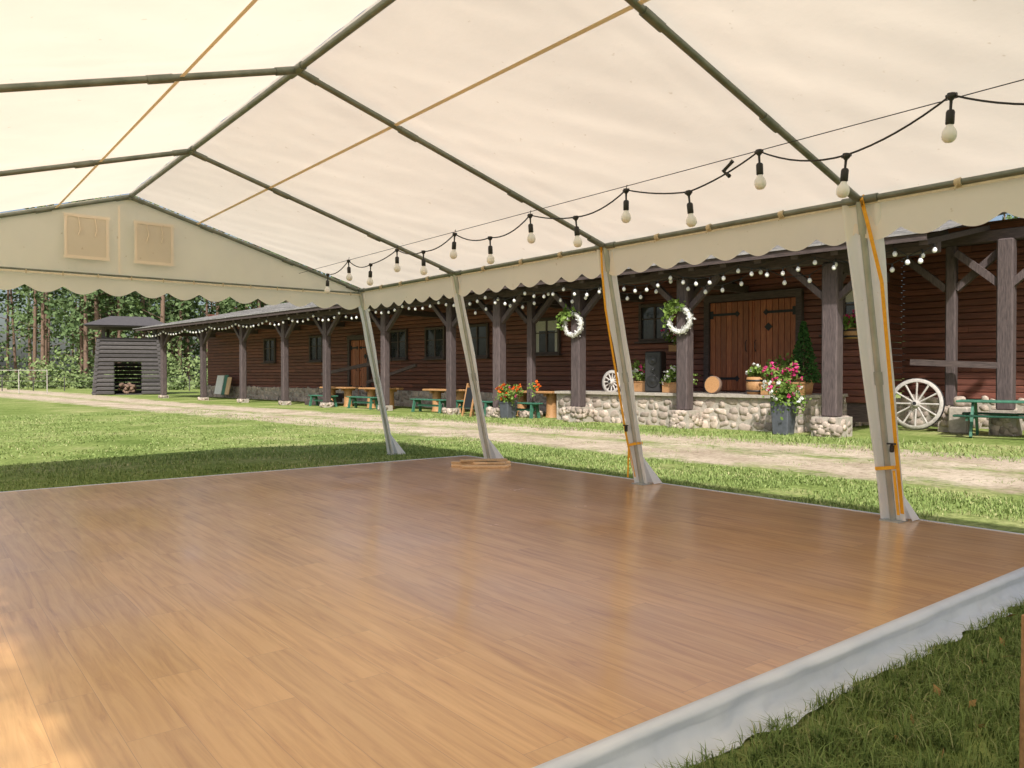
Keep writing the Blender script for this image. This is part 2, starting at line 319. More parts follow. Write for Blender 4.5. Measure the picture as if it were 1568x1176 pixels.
P=reg(60000,-10,9.0,13.5,30); blades('lawn_grass',patchy(P,0.5,-0.2),0.045,0.022,1)
P=reg(10000,12.9,15.6,-2,22); P[:,0]-=0.085*(P[:,1]-8); blades('verge_grass',P,0.10,0.02,1)
cs_=reg(260,9.2,13.6,0,26); Q=[]
for c_ in cs_:
    n=rng.integers(10,45); Q.append(c_+np.concatenate([rng.normal(size=(n,2))*0.13,np.zeros((n,1))],1))
P=np.concatenate(Q); P[:,0]-=0.085*(P[:,1]-8); blades('road_tufts',P,0.05,0.012,1)
# ---------------------------------------------------------------- dance floor
fl=MB(); fl.box(((FX0+FX1)/2,(FY0+FY1)/2,0.09),(FX1-FX0,FY1-FY0,0.06),0)
e=empty('dance_floor'); fl.build('deck',['floor'],e)
tr=MB(); tr.box(((FX0+FX1)/2,FY1+0.012,0.075),(FX1-FX0,0.02,0.10),0); tr.box((FX1+0.012,(FY0+FY1)/2,0.075),(0.02,FY1-FY0,0.10),0)
for k in range(9): tr.box((FX0+0.3+k*0.9,(FY0+FY1)/2,0.03),(0.1,FY1-FY0-0.1,0.058),1)
tr.build('edge_trim',['skirt','board'],e)
def skirt(u,v):
    x=FX0+(FX1+0.25-FX0)*u
    prof=[(0.03,0.121),(0.0,0.132),(-0.025,0.130),(-0.042,0.114),(-0.036,0.092),(-0.028,0.07),(-0.040,0.04),(-0.06,0.02),(-0.10,0.008),(-0.14,0.004)]
    k=v*(len(prof)-1); i=min(int(k),len(prof)-2); f=k-i
    dy=prof[i][0]*(1-f)+prof[i+1][0]*f; z=prof[i][1]*(1-f)+prof[i+1][1]*f
    nn=noise.noise(Vector((x*1.7,v*2,0))); n2=noise.noise(Vector((x*6,v*3,4))); n3=noise.noise(Vector((x*14,v*2,9)))
    dy+= -v*v*(0.07*nn+0.04*n2+0.015*n3)-0.014*n2*v; z+=0.016*v*max(0,n2)+ (0.03*v*(nn+0.2) if v>0.5 else 0)
    return (x,FY0+dy,max(z,0.006))
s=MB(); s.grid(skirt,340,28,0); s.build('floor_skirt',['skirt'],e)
pl=MB()
for i,(dx,dy,dz,rz,l) in enumerate([(0,0,0.016,0,0.78),(0.08,0.11,0.016,0.12,0.66),(-0.02,0.03,0.048,-0.12,0.72),(-0.04,-0.14,0.016,0.06,0.60),(0.05,0.01,0.080,0.18,0.62),(0.12,-0.07,0.048,0.34,0.5)]):
    pl.box((6.0+dx,8.22+dy,0.12+dz),(l,0.09,0.03),0,Matrix.Rotation(R(-38)+rz,3,'Z'),bev=0.004)
pl.build('wooden_planks',['board'])
wp=MB(Matrix.Translation((2.665,0.815,0))@Matrix.Rotation(R(-40),4,'Z')); wp.box((0,0,0.30),(0.13,0.035,0.62),0,bev=0.006); wp.box((0,0.03,0.2),(0.10,0.03,0.42),0,bev=0.005)
wp.build('wooden_stake',['woodlt'])
# ---------------------------------------------------------------- tent
tent=empty('party_tent')
RX=2.46; RZ=3.73; EX=3.39; EZ=2.70; SL=(RZ-EZ)/EX
FR=[-5.2,-2.45,0.3,3.05,5.8,8.6,11.3]
p=MB()
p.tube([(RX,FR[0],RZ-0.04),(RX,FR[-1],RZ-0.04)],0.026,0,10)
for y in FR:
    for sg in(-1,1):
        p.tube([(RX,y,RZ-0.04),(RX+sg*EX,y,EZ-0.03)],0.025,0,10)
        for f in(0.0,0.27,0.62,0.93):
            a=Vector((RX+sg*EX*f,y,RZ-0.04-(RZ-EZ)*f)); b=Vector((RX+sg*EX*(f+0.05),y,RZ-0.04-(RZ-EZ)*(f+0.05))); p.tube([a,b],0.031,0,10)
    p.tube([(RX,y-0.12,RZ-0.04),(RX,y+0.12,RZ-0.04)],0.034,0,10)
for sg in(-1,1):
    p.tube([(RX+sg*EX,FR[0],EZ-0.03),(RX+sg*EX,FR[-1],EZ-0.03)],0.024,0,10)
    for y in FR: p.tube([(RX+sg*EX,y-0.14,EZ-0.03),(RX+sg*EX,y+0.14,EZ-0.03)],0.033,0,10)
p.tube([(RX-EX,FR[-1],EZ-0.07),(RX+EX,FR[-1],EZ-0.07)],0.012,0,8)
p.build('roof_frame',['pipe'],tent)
def slope(sg):
    def fn(u,v):
        y=FR[0]+(FR[-1]+0.03-FR[0])*v; x=u*1.02
        k=0;loc=0
        for i in range(len(FR)-1):
            if FR[i]<=y<=FR[i+1]: k=math.sin(math.pi*(y-FR[i])/(FR[i+1]-FR[i])); loc=(y-FR[i])/(FR[i+1]-FR[i])
        sag=0.07*k*math.sin(math.pi*min(x,1)) 
        wr=0.012*noise.noise(Vector((x*4,y*0.9,sg*3)))+0.006*noise.noise(Vector((x*7+y*3,y*2-x*5,7)))+0.010*noise.noise(Vector((x*1.2,y*7,11)))*(1-k)+0.010*noise.noise(Vector(((x+loc)*9,(x-loc)*1.5,13+sg)))
        return (RX+sg*(EX+0.03)*x,y,RZ+0.0-(RZ-EZ)*x-sag*0.6+wr*min(1,k*3+0.2)+0.016)
    return fn
c=MB()
for sg in(-1,1): c.grid(slope(sg),70,340,0)
def val(sg,X):
    def fn(u,v):
        y=FR[0]+(FR[-1]-FR[0])*u; per=0.345; ph=(y/per)%1
        dep=0.27+0.075*abs(math.sin(math.pi*ph))
        n=noise.noise(Vector((y*1.6,v,sg*5)))*0.035*v
        return (X+sg*(0.012*v)+n,y,EZ+0.0-dep*v)
    return fn
for sg in(-1,1): c.grid(val(sg,RX+sg*(EX+0.036)),900,4,1)
GY=FR[-1]+0.035
def gab(u,v):
    x=RX-EX-0.03+2*(EX+0.03)*u; top=RZ-(RZ-EZ)*abs(x-RX)/EX+0.005
    per=0.42; dep=0.25+0.09*abs(math.sin(math.pi*(x/per)))
    bot=EZ-dep; z=top+(bot-top)*v
    wr=0.04*noise.noise(Vector((x*1.8,z*1.2,2)))+0.016*noise.noise(Vector((x*5,z*2.5,8)))
    return (x,GY+wr*min(1,4*v),z)
c.grid(gab,420,30,1)
c.build('canvas',['canvas','gable'],tent)
t=MB()
for sg in(-1,1):
    dx=0.86
    t.box((RX+sg*dx,(FR[0]+FR[-1])/2,RZ-dx*SL-0.040),(0.030,FR[-1]-FR[0],0.003),2,Matrix.Rotation(sg*0.295,3,'Y'))
    X=RX+sg*(EX-0.012)
    t.box((RX+sg*(EX-0.0),(FR[0]+FR[-1])/2,EZ-0.063),(0.006,FR[-1]-FR[0],0.018),1)
    for i in range(len(FR)-1):
        for f in(0.25,0.5,0.75):
            y=FR[i]+(FR[i+1]-FR[i])*f+random.uniform(-.05,.05)
            t.tube([(X,y-0.02,EZ-0.03),(X,y+0.02,EZ-0.035)],0.032,0,8)
            t.tube([(X-sg*0.03,y,EZ-0.05),(X-sg*0.035,y+0.01,EZ-0.09)],0.004,0,5)
t.box((RX,GY-0.055,EZ-0.10),(2*EX,0.004,0.022),1)
for k in range(17):
    x=RX-EX+0.2+k*0.4; t.tube([(x,GY-0.06,EZ-0.07),(x,GY-0.06,EZ-0.12)],0.008,0,6)
t.build('seams_and_ties',['tape','rope','tapec'],tent)
v=MB()
for x0,x1 in((1.70,2.18),(2.52,2.98)):
    z0,z1=2.83,3.36
    v.box(((x0+x1)/2,GY-0.070,(z0+z1)/2),(x1-x0,0.004,z1-z0),0)
    for a,b,cx,cz in((x1-x0+0.05,0.04,(x0+x1)/2,z0),(x1-x0+0.05,0.04,(x0+x1)/2,z1)): v.box((cx,GY-0.077,cz),(a,0.004,b),1)
    for cx in(x0,x1): v.box((cx,GY-0.076,(z0+z1)/2),(0.035,0.003,z1-z0-0.04),1)
    for f in(0.3,0.7): v.tube([(x0+(x1-x0)*f,GY-0.080,z1-0.02),(x0+(x1-x0)*f+0.02,GY-0.083,z1-0.17),(x0+(x1-x0)*f,GY-0.080,z1-0.25)],0.008,1,5)
v.box((RX-0.14,GY-0.07,3.10),(0.022,0.004,0.9),1)
v.build('gable_vents',['canvas2','gable','tape'],tent)
def leg(sg,y,wide,straps,zb):
    q=MB(); top=Vector((RX+sg*EX,y,EZ-0.03)); bot=Vector((RX+sg*(EX+0.57),y,zb))
    P=lambda f,dy=0,dx=0:top.lerp(bot,f)+Vector((dx*sg,dy,0))
    q.tube([top,bot],0.026,0,10); q.tube([P(0.0),P(0.10)],0.034,0,10); q.tube([P(0.52),P(0.56)],0.034,0,10)
    q.box(bot+Vector((0,0,0.006)),(0.16,0.16,0.012),0)
    for s2 in(-1,1):
        def fn(u,v_):
            wd=wide*(1-0.38*v_)*(1.0 if s2<0 else 0.85)
            off=0.022+u*wd; fold=0.028*math.sin(u*5.5+noise.noise(Vector((v_*3,y,s2)))*2.5)*(0.3+u)
            return tuple(P(v_*0.985+0.01,s2*off,fold*0.7-0.02*s2*u))
        q.grid(fn,12,40,1)
    q.add([P(0.86,-0.02,0.02),P(0.86,0.03,0.03),bot+Vector((0.2*sg,-0.12,0.01)),bot+Vector((0.05*sg,-0.13,0.01)),bot+Vector((0.03,0.05,0.01))],[(0,1,2),(0,2,3),(1,4,2)],1,False)
    if straps:
        s2=straps
        pts=[P(0.0,0.03*s2,-0.035)]+[P(f,s2*(0.035+wide*0.8*min(1,f*4)*(1-0.4*f)),-0.045) for f in(0.1,0.25,0.4,0.6,0.78)]
        for a,b in zip(pts,pts[1:]): q.beam(a,b,0.028,0.004,3,up=(1,0,0.2))
        q.beam(pts[-1],P(0.97,s2*(wide*0.75),-0.03),0.028,0.004,3,up=(1,0,0.2))
        q.beam(P(0.82,-wide*0.65,-0.05),P(0.83,wide*0.65,-0.05),0.028,0.004,3,up=(1,0,0))
        q.beam(P(0.83,wide*0.65,-0.04),P(0.82,wide*0.6,0.05),0.004,0.028,3)
        q.beam(P(0.82,-wide*0.65,0.05),P(0.82,-wide*0.65,-0.04),0.004,0.028,3)
        q.box(P(0.76,s2*wide*0.62,-0.06),(0.03,0.03,0.06),4,bev=0.006); q.tube([P(0.745,s2*wide*0.62-0.035,-0.06),P(0.745,s2*wide*0.62+0.035,-0.06)],0.008,4,6)
        q.tube([top+Vector((0.0,0.03*s2,0.03)),top+Vector((-0.04*sg,0.035*s2,-0.01)),top+Vector((-0.03*sg,0.035*s2,-0.06))],0.012,3,5)
        q.beam(P(0.83,s2*wide*0.6,-0.06),P(0.97,s2*(wide*0.6+0.03),-0.12),0.022,0.003,3,up=(1,0,0))
    q.build('leg',['steel','white_pvc','skirt','strap','iron'],tent)
for i,y in enumerate(FR):
    on=FY0<y<FY1
    leg(1,y,[0.1,0.1,0.12,0.125,0.085,0.07,0.085][i],{3:-1,4:1}.get(i,0),0.12 if on else 0.0)
    leg(-1,y,0.1,0,0.12 if on else 0.0)
# ---------------------------------------------------------------- string lights in tent
sl_=empty('string_lights'); q=MB()
SX=4.8; pitch=0.638; hs=[]
pts=[]
for k in range(-5,14):
    y=SX*0.408+k*pitch; z=CZ+(0.320 if k%2==0 else 0.297)*SX
    if k==2: z+=0.05
    if k==0: z+=0.09
    z+=random.uniform(-0.012,0.012); hs.append((SX+random.uniform(-.015,.015),y,z))
for a,b in zip(hs,hs[1:]):
    sgg=random.uniform(0.08,0.26)
    for i in range(8):
        f=i/8; pts.append((a[0]+(b[0]-a[0])*f,a[1]+(b[1]-a[1])*f,a[2]+(b[2]-a[2])*f-sgg*f*(1-f)))
q.tube(pts,0.0065,0,6)
q.tube([(SX+0.02,FR[0],CZ+0.345*SX),(SX+0.02,4,CZ+0.331*SX),(SX+0.02,FR[-1],CZ+0.322*SX)],0.0035,0,5)
for (x,y,z) in hs:
    tl=random.uniform(-0.12,0.12); qq=Matrix.Rotation(tl,3,'X')@Matrix.Rotation(random.uniform(-.06,.06),3,'Y')
    sc=1.1
    q.lathe((x,y,z),[(a*sc,b*sc) for a,b in[(0.001,0.012),(0.022,0.008),(0.022,-0.014),(0.008,-0.03),(0.007,-0.075),(0.018,-0.08),(0.022,-0.09),(0.022,-0.15),(0.017,-0.155)]],0,12,qq)
    q.tube([(x,y-0.03,z-0.004),(x,y+0.03,z-0.004)],0.012,0,8)
    q.lathe((x,y,z),[(a*sc,b*sc) for a,b in[(0.015,-0.152),(0.019,-0.165),(0.030,-0.180),(0.036,-0.195),(0.038,-0.212),(0.034,-0.230),(0.021,-0.245),(0.001,-0.250)]],1,14,qq)
    if z>CZ+0.31*SX: q.tube([(x,y,z),(x+0.01,y,CZ+0.331*SX)],0.004,0,5)
x,y,z=hs[7]; q.tube([(x,y+0.22,z-0.02),(x,y+0.3,z-0.08),(x-0.01,y+0.24,z-0.13)],0.016,0,6)
q.build('cable_and_bulbs',['black','bulb'],sl_)
# ---------------------------------------------------------------- barn building (local: x=depth w, y=length t)
OB=(15.4,12.5,0); BR=R(5.7); BM=Matrix.Translation(OB)@Matrix.Rotation(BR,4,'Z')
barn=empty('timber_barn',OB,BR)
W=3.0
b=MB()
def planks(wx,t0,t1,z0,z1,ht=0.165,axis='t'):
    z=z0
    while z<z1-0.01:
        h=min(ht*random.uniform(0.96,1.04),z1-z); a=t0
        while a<t1-0.01:
            l=min(random.uniform(3.2,6.0),t1-a)
            if t1-a-l<0.8: l=t1-a
            w0=wx+random.uniform(-0.005,0.005)
            pr=[(w0+0.05,z+0.003),(w0+0.002,z+0.005),(w0-0.016,z+0.018),(w0-0.02,z+h*0.5),(w0-0.016,z+h-0.018),(w0+0.002,z+h-0.005),(w0+0.05,z+h-0.003)]
            if axis=='t': vs=[(x,a+0.003,zz) for x,zz in pr]+[(x,a+l-0.003,zz) for x,zz in pr]
            else: vs=[(a+0.003,x,zz) for x,zz in pr]+[(a+l-0.003,x,zz) for x,zz in pr]
            n=len(pr); b.add(vs,[(i,i+1,n+i+1,n+i) for i in range(n-1)]+[tuple(range(n)),tuple(range(2*n-1,n-1,-1))],0)
            a+=l
        z+=h
planks(W,-3.3,35.8,0.62,4.68)
planks(5.2,-18,-3.3,0.72,5.1)
planks(-3.3-0.0,W+0.06,5.2,0.85,4.9,axis='w')
planks(35.8,W+0.06,9,0.62,5.0,axis='w')
b.box((W+0.12,16.25,2.4),(0.12,39.0,4.5),1); b.box((5.32,-10.65,2.5),(0.12,14.6,5.0),1)
b.build('plank_walls',['wall','timberh'],barn)
def stonewall(mb,x,t0,t1,z0,z1,thick=0.3,size=0.24,ax='t'):
    if ax=='t': mb.box((x+thick/2,(t0+t1)/2,(z0+z1)/2),(thick,t1-t0,z1-z0),1)
    else: mb.box(((t0+t1)/2,x+thick/2,(z0+z1)/2),(t1-t0,thick,z1-z0),1)
    z=z0+size*0.4
    while z<z1-size*0.2:
        a=t0+random.uniform(0,0.1)
        while a<t1-0.05:
            l=size*random.uniform(0.6,1.9); h=size*random.uniform(0.65,1.1)
            c=(x+0.025,a+l/2,z+random.uniform(-.05,.05)); d=(0.09,l*0.95,h*0.92)
            if ax!='t': c=(c[1],c[0],c[2]); d=(d[1],d[0],d[2])
            mb.rock(c,d,0,Matrix.Rotation(random.uniform(-.3,.3),3,'X') if ax=='t' else None,jit=0.2)
            a+=l
        z+=size*0.86
b=MB()
stonewall(b,W-0.12,4.4,35.8,0,0.66,0.3,0.26)
stonewall(b,0.3,-2.6,4.4,0,0.80,0.35,0.22)
stonewall(b,4.35,0.35,W,0,0.80,0.3,0.22,ax='w')
stonewall(b,-2.75,0.35,5.0,0,0.80,0.3,0.22,ax='w')
stonewall(b,5.0,-18,-2.8,0,0.70,0.3,0.22)
b.box((1.75,0.9,0.815),(3.1,7.4,0.07),1)
b.build('stone_terrace',['stone','mortar'],barn)
posts=[(0,-6.6,0.30,0.32),(0,-3.70,0.34,0.42),(0,0,0.32,0.44),(0,3.5,0.32,0.42),(0,6.75,0.32,0.30),(0.6,5.95,0.22,0.2),(0,9.1,0.26,0.22),(0,12.9,0.26,0.20),(0,17.0,0.26,0.20),(0,20.5,0.26,0.18),(0,24.6,0.26,0.18),(0,29.2,0.26,0.16),(0,34.7,0.28,0.16)]
b=MB(); st=MB()
for (x,t_,wd,zb) in posts[1:]:
    b.box((x,t_,(zb+3.72)/2),(wd,wd,3.72-zb),0,bev=0.03)
    for s_ in(-1,1): 
        b.beam((x,t_+s_*0.12,2.95),(x,t_+s_*0.98,3.72),0.13,0.13,0,up=(1,0,0))
    b.beam((x+0.1,t_,3.15),(x+0.85,t_,3.80),0.12,0.12,0,up=(0,1,0))
    ex=0.26 if t_<7 else 0.12
    st.box((x,t_,zb/2),(wd+ex,wd+ex+0.03,zb),1)
    for k in range(34 if t_<7 else 16):
        a=random.choice([0,0,1,2,3]); s3=random.uniform(0.12,0.24)*(1 if t_<7 else 0.75); zz=random.uniform(0.04,zb-s3*0.25); r=(wd+ex-0.03)/2; u=random.uniform(-.5,.5)*(wd+ex-0.04)
        cc=[(x-r,t_+u,zz),(x+u,t_-r,zz),(x+u,t_+r,zz),(x+r,t_+u,zz)][a]
        dd=(0.13,s3,s3*0.75) if a in(0,3) else (s3,0.13,s3*0.75)
        st.rock(cc,dd,0,jit=0.2)
for (x,t_,wd,z0) in((3.3,-5.05,0.22,0.6),(3.1,-6.2,0.32,0.55),(3.3,-9.0,0.3,0.5),(3.3,-12.0,0.3,0.5)):
    b.box((x,t_,(z0+4.3)/2),(wd,wd,4.3-z0),0,bev=0.03); b.beam((x,t_-0.1,3.3),(x,t_-1.0,4.1),0.15,0.15,0,up=(1,0,0)); b.beam((x,t_+0.1,3.3),(x,t_+1.0,4.1),0.15,0.15,0,up=(1,0,0))
    st.box((x,t_,z0/2),(wd+.2,wd+.2,z0),1)
    for k in range(14): st.rock((x-0.24,t_+random.uniform(-.2,.2),random.uniform(0.05,z0-.05)),(0.1,0.2,0.15),0)
b.build('porch_posts',['timber'],barn); st.build('post_plinths',['stone','mortar'],barn)
b=MB()
TE=-5.9
b.box((0,(TE+0.1+35.4)/2,3.84),(0.24,35.3-TE,0.24),0,bev=0.02)
b.box((3.3,-11,4.42),(0.26,14,0.26),0,bev=0.02)
t_=TE+0.15
while t_<36.4:
    b.beam((-0.75,t_,3.83),(W+0.3,t_,4.63),0.11,0.15,0,up=(0,1,0)); t_+=0.85
for t_ in [p_[1] for p_ in posts[1:]]: b.box(((0.15+W)/2,t_,3.66),(W-0.2,0.18,0.2),0)
b.box((-0.86,(TE+36.7)/2,3.93),(0.035,36.6-TE,0.17),0)
b.beam((1.7,20.3,1.35),(1.7,14.9,1.95),0.10,0.14,0); b.beam((1.8,16.8,1.0),(1.8,13.4,1.7),0.09,0.12,0)
b.beam((2.9,-4.3,1.62),(3.0,-6.2,1.52),0.10,0.14,0)
b.build('porch_beams',['timberh'],barn)
b=MB()
def roofrows(w0,z0,w1,z1,t0,t1,row=0.42,tw=1.1):
    n=int((w1-w0)/row); sl=(z1-z0)/(w1-w0)
    for i in range(n):
        a=w0+i*row; za=z0+(a-w0)*sl; t_=t0
        while t_<t1-0.01:
            l=min(random.uniform(0.8,1.4)*tw,t1-t_)
            h=random.uniform(0.028,0.042)
            vs=[(a-0.02,t_+.004,za-0.004),(a-0.02,t_+l-.004,za-0.004),(a+row,t_+l-.004,za+row*sl-0.0),(a+row,t_+.004,za+row*sl),
                (a-0.02,t_+.004,za+h),(a-0.02,t_+l-.004,za+h),(a+row,t_+l-.004,za+row*sl+0.012),(a+row,t_+.004,za+row*sl+0.012)]
            b.add(vs,[(0,1,2,3),(4,7,6,5),(0,4,5,1),(1,5,6,2),(3,2,6,7),(0,3,7,4)],0); t_+=l
roofrows(-0.9,3.98,7.4,3.98+8.3*0.215,TE-0.2,37.0)
roofrows(2.6,5.02,9.0,6.9,-20,-5.6,row=0.45)
b.box((3.2,(TE+36.8)/2,4.86),(8.0,36.8-TE,0.03),1,Matrix.Rotation(-math.atan(0.215),3,'Y'))
b.box((5.8,-12.8,5.93),(6.4,14.2,0.03),1,Matrix.Rotation(-math.atan(0.294),3,'Y'))
b.beam((7.4,TE,5.8),(7.4,37.0,5.8),0.3,0.1,0)
b.build('shingle_roof',['roof','timberh'],barn)
b=MB()
b.box((3.6,-7.6,5.65),(1.6,2.2,1.3),0); 
b.add([(2.8,-8.7,6.3),(2.8,-6.5,6.3),(2.8,-7.6,7.2)],[(0,1,2)],0)
b.beam((2.7,-8.9,6.2),(2.7,-7.6,7.3),0.12,0.25,1,up=(1,0,0)); b.beam((2.7,-6.3,6.2),(2.7,-7.6,7.3),0.12,0.25,1,up=(1,0,0))
b.add([(2.6,-9.0,6.15),(6,-9.0,6.15),(6,-7.6,7.32),(2.6,-7.6,7.32),(2.6,-6.2,6.15),(6,-6.2,6.15)],[(0,1,2,3),(3,2,5,4)],2)
b.box((2.77,-7.6,5.9),(0.04,0.9,0.7),3)
b.build('dormer',['pinkwall','timberh','roof','glass'],barn)
wn=MB()
def window(wx,t_,zc,wd,ht,bright=False):
    f=0.09
    wn.box((wx-0.035,t_,zc),(0.02,wd,ht),1)
    for s_ in(-1,1):
        wn.box((wx-0.065,t_+s_*(wd/2+f/2-0.02),zc),(0.10,f,ht+2*f),0); wn.box((wx-0.067,t_,zc+s_*(ht/2+f/2-0.02)),(0.10,wd-0.05,f),0)
    wn.box((wx-0.063,t_,zc),(0.05,0.06,ht-0.03),3); wn.box((wx-0.061,t_,zc+0.12),(0.04,wd-0.05,0.035),3)
    wn.box((wx-0.13,t_,zc-ht/2-f),(0.18,wd+0.3,0.05),0)
    if bright: 
        wn.box((wx-0.050,t_,zc+ht*0.32),(0.006,wd-0.05,ht*0.3),2)
        for s_ in(-1,1): wn.box((wx-0.052,t_+s_*wd*0.40,zc),(0.006,wd*0.13,ht-0.04),2)
for t_,zc,cu in((27.7,2.6,0),(22.9,2.6,0),(16.15,2.6,0),(13.65,2.6,0),(11.1,2.6,0),(7.5,2.65,1)): window(W,t_,zc,1.12,1.12,cu)
window(W,3.0,2.9,1.0,1.0,0); window(W,-2.72,2.95,0.85,1.1,1)
window(5.2,-11.5,2.4,1.1,1.1,1)
wn.build('windows',['timberh','glass','curtain','timber'],barn)
d=MB()
def bigdoor(t0,t1,z0,z1):
    f=0.16
    for t_ in(t0-f/2,t1+f/2): d.box((W-0.09,t_,(z0+z1)/2+0.05),(0.16,f,z1-z0+0.1),1)
    d.box((W-0.095,(t0+t1)/2,z1+0.11),(0.17,t1-t0+2*f,0.2),1)
    n=int((t1-t0)/0.17); pw=(t1-t0)/n
    for i in range(n): d.box((W-0.06,t0+pw*(i+.5),(z0+z1)/2),(0.06,pw-0.012,z1-z0-0.02),0,bev=0.012)
    m=(t0+t1)/2
    d.box((W-0.108,m,(z0+z1)/2),(0.035,0.07,z1-z0-.05),0)
    for z in(z0+0.35,z1-0.35):
        for s_ in(-1,1):
            e_=t1 if s_>0 else t0
            d.box((W-0.102,e_-s_*0.42,z),(0.016,0.84,0.07),2); d.box((W-0.1,e_-s_*0.86,z),(0.02,0.12,0.12),2,Matrix.Rotation(R(45),3,'X'))
            d.box((W-0.1,e_-s_*0.06,z),(0.03,0.10,0.22),2)
    for s_ in(-1,1): d.tube([(W-0.11,m+s_*0.14,(z0+z1)/2+0.15),(W-0.17,m+s_*0.14,(z0+z1)/2+0.1),(W-0.17,m+s_*0.14,(z0+z1)/2-0.1),(W-0.11,m+s_*0.14,(z0+z1)/2-0.15)],0.014,2,6)
    d.box((W-0.1,m-0.5,(z0+z1)/2+0.5),(0.03,0.16,0.16),2,Matrix.Rotation(R(45),3,'X'))
bigdoor(-1.5,1.08,0.87,3.36)
bigdoor(18.4,19.8,0.4,2.9)
d.build('plank_doors',['door','timberh','iron'],barn)
l=MB(); l.lathe((W-0.35,0.2,3.75),[(0.02,0.12),(0.09,0.08),(0.11,0.06),(0.08,0.05),(0.07,-0.1),(0.09,-0.12),(0.02,-0.14)],0,8); l.beam((W,0.2,3.95),(W-0.36,0.2,3.9),0.02,0.02,0); l.build('lantern',['iron'],barn)
pm=MB(BM); 
def festoon(x,ts,z,sag,gap=0.36):
    pts=[];
    for a,b_ in zip(ts,ts[1:]):
        n=max(3,int(abs(b_-a)/gap)); sg=sag*random.uniform(0.7,1.3)
        for i in range(n):
            f=i/n; pp=(x+random.uniform(-.03,.03),a+(b_-a)*f,z-4*sg*f*(1-f)); pts.append(pp)
            pm.tube([pp,(pp[0],pp[1],pp[2]-0.07)],0.018,0,6)
            pm.lathe((pp[0],pp[1],pp[2]-0.12),[(0.012,0.055),(0.035,0.035),(0.048,0.005),(0.045,-0.025),(0.025,-0.05),(0.001,-0.056)],1,8)
    pm.tube(pts,0.010,0,5)
festoon(-0.62,[-5.9,-5.2,-3.6,-1.8,0,1.8,3.5,5.0,6.7,9,11,13,15,17,19,21,24,27,30,33,36.5],3.80,0.20)
festoon(-0.30,[-5.6,-3.9,-2.2,0.2,2.5,4.4,6.5,8.6],3.76,0.30,0.45)
pm.build('porch_string_lights',['black','bulb'])
# ---------------------------------------------------------------- porch furniture & decorations
def wheel(name,t_,x,zc,r,tilt=0.12,ns=12):
    m=MB(BM@Matrix.Translation((x,t_,zc))@Matrix.Rotation(tilt,4,'Y')@Matrix.Rotation(R(90),4,'Y'))
    ring=[(r-0.085,-0.03),(r,-0.03),(r,0.03),(r-0.085,0.03),(r-0.085,-0.03)]
    m.lathe((0,0,0),ring,0,40); m.lathe((0,0,0),[(r,-0.034),(r+0.012,-0.034),(r+0.012,0.034),(r,0.034)],1,40)
    m.lathe((0,0,0),[(0.03,-0.12),(0.06,-0.12),(0.09,-0.05),(0.10,0.0),(0.09,0.05),(0.06,0.12),(0.001,0.12)],0,14); m.lathe((0,0,0),[(0.001,-0.121),(0.045,-0.121)],1,12)
    for k in range(ns):
        a=2*math.pi*k/ns; m.tube([(0.08*math.cos(a),0.08*math.sin(a),0),(r*0.5*math.cos(a),r*0.5*math.sin(a),0),((r-0.08)*math.cos(a),(r-0.08)*math.sin(a),0)],[0.026,0.022,0.026],0,7)
    m.build(name,['grey','iron'])
wheel('wagon_wheel',-4.41,2.95,0.64,0.60)
wheel('wagon_wheel',2.9,0.75,1.12,0.34)
def wreath(t_,z):
    m=MB(BM@Matrix.Translation((-0.24,t_,z))@Matrix.Rotation(R(90),4,'Y')); r=0.30
    pts=[(r*math.cos(a),r*math.sin(a),0) for a in np.linspace(0,2*math.pi,25)]; m.tube(pts,0.055,0,8,False)
    P=[];G=[]
    for k in range(520):
        a=random.random()*6.283; rr=r+random.gauss(0,0.035); P.append((rr*math.cos(a),rr*math.sin(a),random.gauss(0,0.04)))
    m.leaves(P,0.07,0)
    for k in range(170):
        a=random.gauss(2.4,0.5); rr=r+random.gauss(0.06,0.08); G.append((rr*math.cos(a),rr*math.sin(a),-0.05+random.gauss(-0.02,0.05)))
    m.leaves(G,0.13,1); m.build('flower_wreath',['whitep','bleaf'])
wreath(3.5,2.72); wreath(0.0,2.68)
def speaker(t_,x,z):
    m=MB(BM@Matrix.Translation((x,t_,z))@Matrix.Rotation(0.25,4,'Z'))
    m.box((0,0,0.55),(0.42,0.46,1.1),0,bev=0.03); m.box((-0.212,0,0.55),(0.012,0.40,1.02),1)
    q_=Matrix.Rotation(R(-90),3,'Y')
    for zc,r in((0.30,0.17),(0.86,0.12),(0.6,0.06)): m.lathe((-0.22,0,zc),[(r,0.0),(r,0.014),(r*0.9,0.014),(r*0.4,0.003),(r*0.3,0.010),(0.001,0.014)],0,18,q_)
    m.build('loudspeaker',['black','blackgrille'])
speaker(1.45,0.8,0.852)
